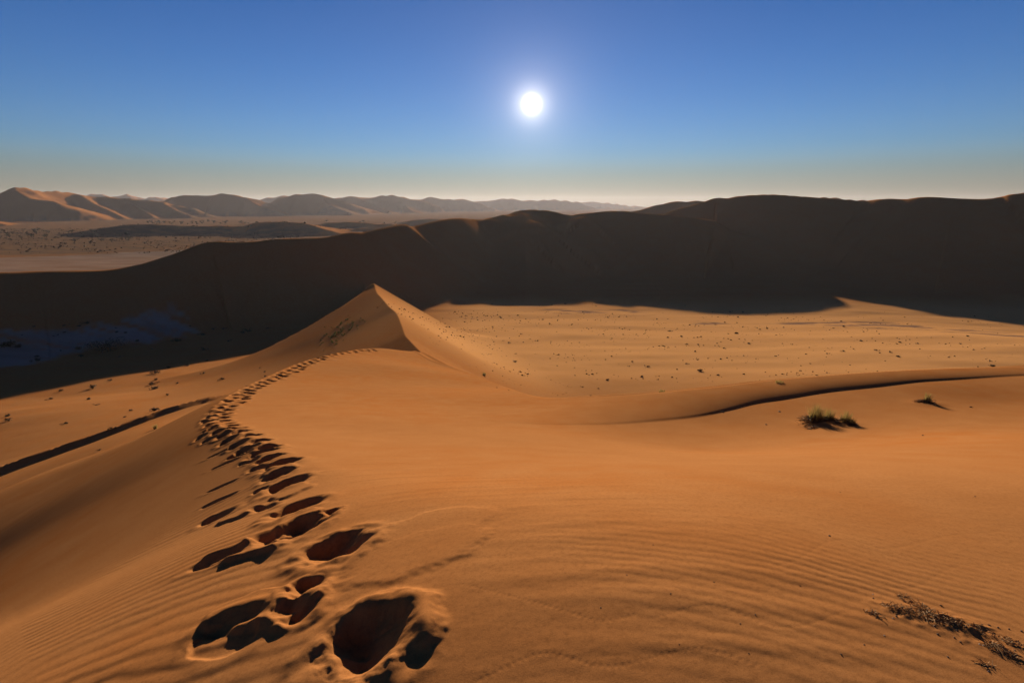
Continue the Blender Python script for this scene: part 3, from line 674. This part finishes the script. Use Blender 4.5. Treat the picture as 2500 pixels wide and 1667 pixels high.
# dune grass in the hollow on the right
def tuft(px, py, wpx, hpx, label, seed, src=True, n=None, group=None, dry=True):
    P = ground([px], [py], src)[0]; d = np.linalg.norm(P) / FPX * (1 if src else PX)
    w, h = wpx * d, hpx * d; n = n or 160
    o = place('grass_tuft', blades('grass_tuft', n, w, h, GRASS, seed, bw=max(.004, .0045 * d * 50)), P[0], P[1], float(zg(P[0], P[1])[0]), label=label, cat='grass tuft', group=group)
    if dry:
        place('dead_stems', twigs('dead_stems', n, w * .75, w * .5, h * .28, h * .55, .006, DRY, seed + 50), 0, 0, 0, parent=o)
    return o
tuft(1990, 1033, 36, 43, 'largest tall green grass tuft, left end of the clump in the right hollow', 101, n=300)
tuft(2022, 1031, 25, 30, 'middle green grass tuft of the clump in the right hollow', 102, n=170)
tuft(2063, 1035, 23, 29, 'green grass tuft near the right end of the clump in the right hollow', 103, n=150)
tuft(2080, 1039, 12, 18, 'smallest grass tuft at the right tip of the clump in the right hollow', 104, n=70)
tuft(2263, 984, 15, 22, 'lone small grass tuft in the hollow near the right edge', 105, n=120)
tuft(357, 985, 10, 11, 'small green grass tuft below the dark scarp on the left', 106, False, n=90, dry=False)
tuft(1520, 901, 22, 8, 'low grass tuft at the near edge of the sunlit plain, middle right', 107, False, n=120, dry=False)
tuft(1790, 879, 28, 7, 'wide sparse grass tuft behind the brow with the dark shadow line', 108, False, n=120, dry=False)
tuft(1112, 862, 14, 9, 'grass tuft on the plain below the peaked dune', 109, False, n=100, dry=False)
# dead debris round the grass
for k, (u, v, w) in enumerate([(1968, 1033, 22), (1985, 1045, 16), (2247, 983, 12)]):
    P = ground([u], [v], True)[0]; d = np.linalg.norm(P) / FPX
    place('dead_grass_clump', twigs('dead_grass_clump', 90, w * d, w * d * .5, .06, .16, .006, DEAD, 130 + k), P[0], P[1], float(zg(P[0], P[1])[0]),
          label=['dead stems lying left of the largest grass tuft', 'dark dead stems below the largest grass tuft', 'dead stems lying left of the lone grass tuft near the right edge'][k], cat='dead grass')
# green grass on the face of the peaked dune
OLIVE = plant_mat('olive_grass', ((.11, .11, .03), (.08, .09, .025), (.14, .12, .04)), trans=.2)
tm = [blades('grass_tuft', 40, .8, .5, OLIVE, 200 + k, spread=.6, bw=.02) for k in range(3)]
us, vs_ = [], []
for k in range(90):
    t = VR.random(); sp = VR.normal(0, 1, 2); us.append(752 + 62 * t + sp[0] * 13); vs_.append(788 - 54 * t + sp[1] * 8)
G = ground(us, vs_); G = G[(G[:, 1] > 66) & (G[:, 1] < 175)]; zz = zg(G[:, 0], G[:, 1])
for k, (P, z) in enumerate(zip(G, zz)):
    place('grass_tuft', tm[k % 3], P[0], P[1], z, VR.uniform(.4, .85), VR.uniform(0, 6), 'thin green grass tuft on the near face of the peaked dune', 'grass tuft', 'grass on the peaked dune')

# shrubs: shared shapes
sm = [leafdome('shrub', 200, 1.0, .6, .085, SHRUB, 300 + k, lobes=4 + k % 3) for k in range(4)]
def shrubs(pts, sizes, label, group, name='shrub', cat='shrub', sink=.04, own={}):
    z = zg(pts[:, 0], pts[:, 1])
    for k, (P, z_, s_) in enumerate(zip(pts, z, sizes)):
        place(name, sm[VR.integers(4)], P[0], P[1], z_ - sink * s_, (s_, s_ * VR.uniform(.7, 1), s_ * VR.uniform(.7, 1.1)), VR.uniform(0, 6.28), own.get(k, label), cat, group)
zp = [(1287, 517, 9), (1200, 555, 8), (1137, 566, 9), (1272, 613, 7), (1347, 494, 9), (1545, 502, 9), (1187, 806, 12), (1280, 857, 10), (1388, 797, 9), (1345, 805, 7), (1520, 856, 7), (1805, 757, 11), (1970, 777, 8), (2080, 803, 9), (2185, 828, 11), (2045, 957, 15), (2198, 975, 11),
      (1457, 940, 11), (1225, 967, 11), (1340, 992, 10), (1953, 707, 8), (1594, 643, 6), (1905, 520, 8), (2253, 469, 6), (2140, 428, 6), (2040, 425, 7), (1608, 372, 7), (1748, 297, 6), (1300, 368, 6), (1375, 295, 5), (2255, 533, 6), (1285, 905, 7), (1345, 887, 6), (1383, 903, 6), (1395, 935, 6), (1320, 925, 5),
      (650, 545, 7), (665, 560, 7), (640, 555, 6), (680, 525, 9), (585, 490, 6), (620, 535, 6), (565, 413, 6), (505, 365, 6), (340, 247, 8), (315, 230, 6), (420, 250, 6), (1220, 218, 5), (1005, 234, 7), (880, 188, 5), (1035, 298, 5), (1010, 306, 4), (1118, 324, 5), (950, 394, 5), (1185, 404, 5), (1155, 432, 8),
      (910, 491, 4), (1130, 640, 5), (1205, 772, 7), (1260, 780, 7), (1030, 770, 7), (965, 757, 6), (1110, 745, 6), (2125, 1045, 13), (1760, 1020, 6), (1785, 1025, 7), (1810, 1040, 7), (1860, 1030, 7), (1890, 1015, 6), (1700, 870, 5), (1745, 892, 7), (1790, 918, 5), (1830, 922, 5), (1865, 940, 5), (1905, 950, 6), (1940, 962, 5)]
G = ground([900 + q[0] / 3.92 for q in zp], [700 + q[1] / 3.92 for q in zp], True)
sz = np.array([q[2] for q in zp]) / 3.92 * np.linalg.norm(G, axis=1) / FPX * 1.35
big = np.array([q[2] for q in zp]) >= 10
shrubs(G[big], sz[big], 'larger dark shrub on the near part of the sunlit plain', 'larger shrubs on the sunlit plain')
shrubs(G[~big], sz[~big], 'small dark shrub dotted on the sunlit plain', 'small shrubs on the sunlit plain')
cx, cy = VR.uniform(-30, 150, 1500), VR.uniform(105, 250, 1500)
ok = (perlin(cx / 22, cy / 22, 91) + VR.normal(0, .25, 1500) > .08) & np.isin(terrain(cx, cy)[1], (0, 2))
pts = np.c_[cx, cy, cx * 0][ok][:110]
shrubs(np.array(pts), VR.lognormal(-.55, .4, len(pts)), 'small dark shrub dotted on the sunlit plain', 'small shrubs on the sunlit plain')
# grass tussocks too small and many to count on the sunlit plain
R = np.random.default_rng(61); cx = R.uniform(-30, 230, 9000); cy = R.uniform(95, 225, 9000)
keep = (fbm(cx / 26, cy / 9, 3, 95) + R.normal(0, .25, 9000) - .0022 * np.clip(cx, 0, None) > .26) & np.isin(terrain(cx, cy)[1], (0, 2)); cx, cy = cx[keep], cy[keep]; cz = zg(cx, cy); vs, fs = [], []
for x, y, z in zip(cx, cy, cz):
    s_ = R.lognormal(-2.15, .45)
    for j in range(3):
        a = R.uniform(0, 3.14); u = np.array([math.cos(a), math.sin(a), 0]) * s_; p = np.array([x, y, z - .02]) + R.normal(0, .4, 3) * (s_, s_, 0); k0 = len(vs)
        vs += [p - u, p + u, p + u * .4 + np.array([0, 0, .75 * s_]), p - u * .6 + np.array([0, 0, .6 * s_])]; fs.append((k0, k0 + 1, k0 + 2, k0 + 3))
o = bpy.data.objects.new('grass_tussocks', to_mesh('grass_tussocks', vs, fs, DRY)); scene.collection.objects.link(o); o['kind'] = 'stuff'; o['label'] = 'tiny dry grass tussocks speckling the sunlit plain'; o['category'] = 'grass'
# hummock shrubs on the left flat
hz_ = [(985, 1285, 40), (990, 1325, 25), (975, 1355, 40), (985, 1382, 55), (585, 1380, 40), (385, 1400, 25), (320, 1448, 25), (570, 1450, 30), (620, 1485, 22), (1295, 1285, 20), (1410, 1325, 38), (1070, 1250, 32), (1190, 1235, 26), (700, 1330, 20), (1065, 1425, 22), (1690, 1275, 18), (1660, 1250, 14), (1690, 1305, 22)]
us = [q[0] / 2.613 for q in hz_] + [q[0] / 1.808 for q in ((690, 365), (490, 450), (550, 395), (575, 368), (290, 423), (440, 540), (30, 412), (37, 390), (785, 245))]
vs_ = [420 + q[1] / 2.613 for q in hz_] + [800 + q[1] / 1.808 for q in ((690, 365), (490, 450), (550, 395), (575, 368), (290, 423), (440, 540), (30, 412), (37, 390), (785, 245))]
wz = [q[2] / 2.613 for q in hz_] + [24, 10, 8, 8, 10, 8, 14, 12, 8]
G = ground(us, vs_, True); sz = np.array(wz) * np.linalg.norm(G, axis=1) / FPX * .85
shrubs(G, sz, 'dark shrub on a little sand hummock on the left flat', 'hummock shrubs on the left flat', own={0: 'topmost of the four hummock shrubs standing in a column on the left flat', 1: 'second from top, smallest of the four hummock shrubs in a column on the left flat',
       2: 'third from top of the four hummock shrubs in a column on the left flat', 3: 'lowest and largest of the four hummock shrubs in a column on the left flat', 4: 'broad hummock shrub well left of the column of four', 10: 'hummock shrub nearest the footprint crest on the left flat', 18: 'large hummock shrub just above the dark scarp line on the left flat'})
# shrubs in the shade of the big dune
P = ground([245], [806])[0]
o = place('bush', leafdome('bush', 900, 8.0, 4.6, .22, SHRUB, 340, lobes=9), P[0], P[1], float(zg(P[0], P[1])[0]), label='large dark bush on the pale pan in the shade on the left', cat='bush')
place('stem', twigs('stem', 24, 1.4, 1.4, 1.6, 2.6, .05, BARK, 341, flat=1.5), 0, 0, 0, parent=o)
pts = []
while len(pts) < 34:
    u, v = VR.uniform(0, 620), VR.uniform(740, 850)
    if v < 905 - .1 * u - 60 + VR.normal(0, 30): pts.append((u, v))
G = ground([q[0] for q in pts], [q[1] for q in pts])
shrubs(G, VR.lognormal(.3, .5, len(G)), 'dark shrub on the shaded ground round the pale pan', 'shrubs in the shade of the dune')

# trees and bushes of the far valley
crowns = [leafdome('crown', 120, 6.5, 4.2, .55, SHRUB, 360 + k, z0=1.6, lobes=6) for k in range(3)]
trunk = twigs('trunk', 7, .5, .5, 1.6, 3.6, .16, BARK, 370, flat=6)
def trees(pts, sizes, label, group):
    zs = zg(pts[:, 0], pts[:, 1])
    for P, z, s_ in zip(pts, zs, sizes):
        o = bpy.data.objects.new('tree', None); scene.collection.objects.link(o)
        o.location = (P[0], P[1], z); o.scale = (s_, s_, s_); o.rotation_euler = (0, 0, VR.uniform(0, 6.28)); o['label'] = label; o['category'] = 'tree'; o['group'] = group
        place('crown', crowns[VR.integers(3)], 0, 0, 0, parent=o); place('trunk', trunk, 0, 0, 0, parent=o)
trees(np.array([sh(VR.uniform(360, 640) if k < 48 else VR.uniform(640, 980), VR.normal(545, 1.6), -48) for k in range(62)]), VR.uniform(.7, 1.5, 62), 'tree in the distant line across the pan', 'distant line of trees')
uu = VR.uniform(0, 1, 60) ** 1.5 * 330
trees(np.array([sh(u, 566 + u * .03 + abs(VR.normal(0, 12)), -48) for u in uu]), VR.lognormal(-.25, .35, 60), 'low spreading tree scattered over the scrub plain on the left', 'trees of the scrub plain')
# scrub too dense to count: one mass of low bushes
R = np.random.default_rng(77); vs, fs = [], []
poly = np.array(plan([(-200, 618), (180, 616), (420, 603), (640, 586), (760, 576), (300, 570), (100, 560), (-200, 558)], -48, True)); n = 0
lo, hi = poly.min(0), poly.max(0)
cx = R.uniform(lo[0], hi[0], 9000); cy = R.uniform(lo[1], hi[1], 9000)
keep = (perlin(cx / 45, cy / 45, 93) + .6 * perlin(cx / 12, cy / 12, 94) > -.05) & (cy > 480) & (np.abs(cx) < cy * 1.1); cx, cy = cx[keep], cy[keep]; cz = zg(cx, cy)
for x, y, z in zip(cx, cy, cz):
    s_ = R.lognormal(-.35, .45)
    for j in range(5):
        a = R.uniform(0, 6.28); q = R.uniform(0, .5) * s_; p = np.array([x + q * math.cos(a), y + q * math.sin(a), z]); u = np.array([math.cos(a + 1), math.sin(a + 1), 0]) * s_ * .6; k0 = len(vs)
        vs += [p - u, p + u, p + u * .5 + np.array([0, 0, .8 * s_]), p - u * .5 + np.array([0, 0, .7 * s_])]; fs.append((k0, k0 + 1, k0 + 2, k0 + 3))
o = bpy.data.objects.new('scrub', to_mesh('scrub', vs, fs, plant_mat('scrub', ((.12, .075, .04), (.16, .09, .045), (.09, .06, .035)), scale=.05))); scene.collection.objects.link(o); o['kind'] = 'stuff'; o['label'] = 'low dry scrub covering the far plain'; o['category'] = 'scrub'

# dead grass mats, stones and chips at the lower right
def zoomp(z): return 2050 + z[0] / 5.227, 1400 + z[1] / 5.227
mats = [((1200, 570), 190, 62, 520, 'largest dark mat of dead grass at the lower right'), ((1440, 640), 120, 45, 300, 'dark mat of dead grass joining the right end of the largest mat'), ((1720, 720), 150, 45, 150, 'sparse dead grass trailing right of the largest mat'), ((735, 460), 130, 34, 200, 'flat dark mat of dead grass up left of the largest mat'), ((445, 525), 85, 32, 90, 'sparse brown dead grass, leftmost of the mats at lower right'),
        ((2040, 985), 95, 52, 220, 'round dark clump of dead grass near the right edge'), ((2150, 870), 110, 36, 130, 'dead grass above the round clump near the right edge'), ((975, 390), 110, 22, 80, 'thin dead grass strip above the mats at lower right'), ((820, 300), 90, 16, 60, 'faint topmost dead grass strip at lower right'), ((1090, 470), 110, 18, 80, 'thin dead grass strip just above the largest mat'), ((1830, 1150), 80, 24, 70, 'small dead grass scrap lowest at lower right'), ((2180, 1060), 60, 24, 60, 'small dead grass scrap below the round clump')]
for k, (c_, a_, b_, n_, lb) in enumerate(mats):
    u, v = zoomp(c_); P = ground([u], [v], True)[0]; d = np.linalg.norm(P) / FPX / 5.227
    me = twigs('dead_grass_mat', int(n_ * .38), a_ * d * 1.15, b_ * d * 1.8, .012, .036, .0014, DEAD, 400 + k, flat=.5)
    o = place('dead_grass_mat', me, P[0], P[1], float(zg(P[0], P[1])[0]) - .002, 1, math.radians(-9), lb, 'dead grass')
    sl2 = [float(zg(P[0] + e[0], P[1] + e[1])[0]) for e in ((.15, 0), (-.15, 0), (0, .15), (0, -.15))]
    nv = Vector((-(sl2[0] - sl2[1]) / .3, -(sl2[2] - sl2[3]) / .3, 1)).normalized(); o.rotation_euler = (Vector((0, 0, 1)).rotation_difference(nv).to_matrix() @ o.rotation_euler.to_matrix()).to_euler()
st = [stone_mesh('stone', STONE, 500 + k) for k in range(3)]; ch = [stone_mesh('pale_chip', CHIP, 510 + k, .35) for k in range(2)]
def pebbles(lst, meshes, name, label, cat, group, tf, base):
    G = ground([tf(q)[0] for q in lst], [tf(q)[1] for q in lst], True); z = zg(G[:, 0], G[:, 1])
    for q, P, z_ in zip(lst, G, z):
        s_ = (q[2] if len(q) > 2 else base) * np.linalg.norm(P) / FPX; place(name, meshes[VR.integers(len(meshes))], P[0], P[1], z_ + .15 * s_, s_, VR.uniform(0, 6.28), label, cat, group)
pebbles([(1205, 680), (1250, 775), (1460, 825), (1490, 745), (1905, 660), (2020, 690), (2160, 705), (2320, 730), (720, 555), (430, 308), (1295, 403), (20, 1035), (1380, 1065), (2230, 995), (1540, 880), (1600, 720), (1810, 675)], st, 'stone', 'small dark stone among the dead grass at lower right', 'stone', 'stones at the lower right', zoomp, 2.3)
pebbles([(1780, 915), (1830, 930), (680, 575), (1870, 1175), (1895, 1245), (2200, 1055), (425, 260), (570, 790)], ch, 'pale_chip', 'tiny pale chip on the sand at lower right', 'chip', 'pale chips at the lower right', zoomp, 1.7)
dots = [(1905, 1231, 5), (1735, 1411, 3), (1700, 1432, 3), (1838, 1343, 3), (1640, 1335, 3), (1540, 1365, 3), (1985, 1480, 3), (1800, 1570, 3), (1720, 1500, 2.5), (1560, 1480, 2.5), (1930, 1130, 2.5), (2240, 1140, 2.5), (1500, 1250, 2.5), (1790, 945, 5), (1660, 945, 4), (1760, 975, 4), (2120, 1000, 3.5), (2230, 935, 4), (1380, 1395, 3), (1440, 1320, 2.5)]
pebbles([(u * PX, v * PX, r_ * .6) for u, v, r_ in dots], st, 'stone', 'tiny dark stone lying alone on the rippled sand', 'stone', 'scattered stones on the near slope', lambda q: (q[0], q[1]), 3)
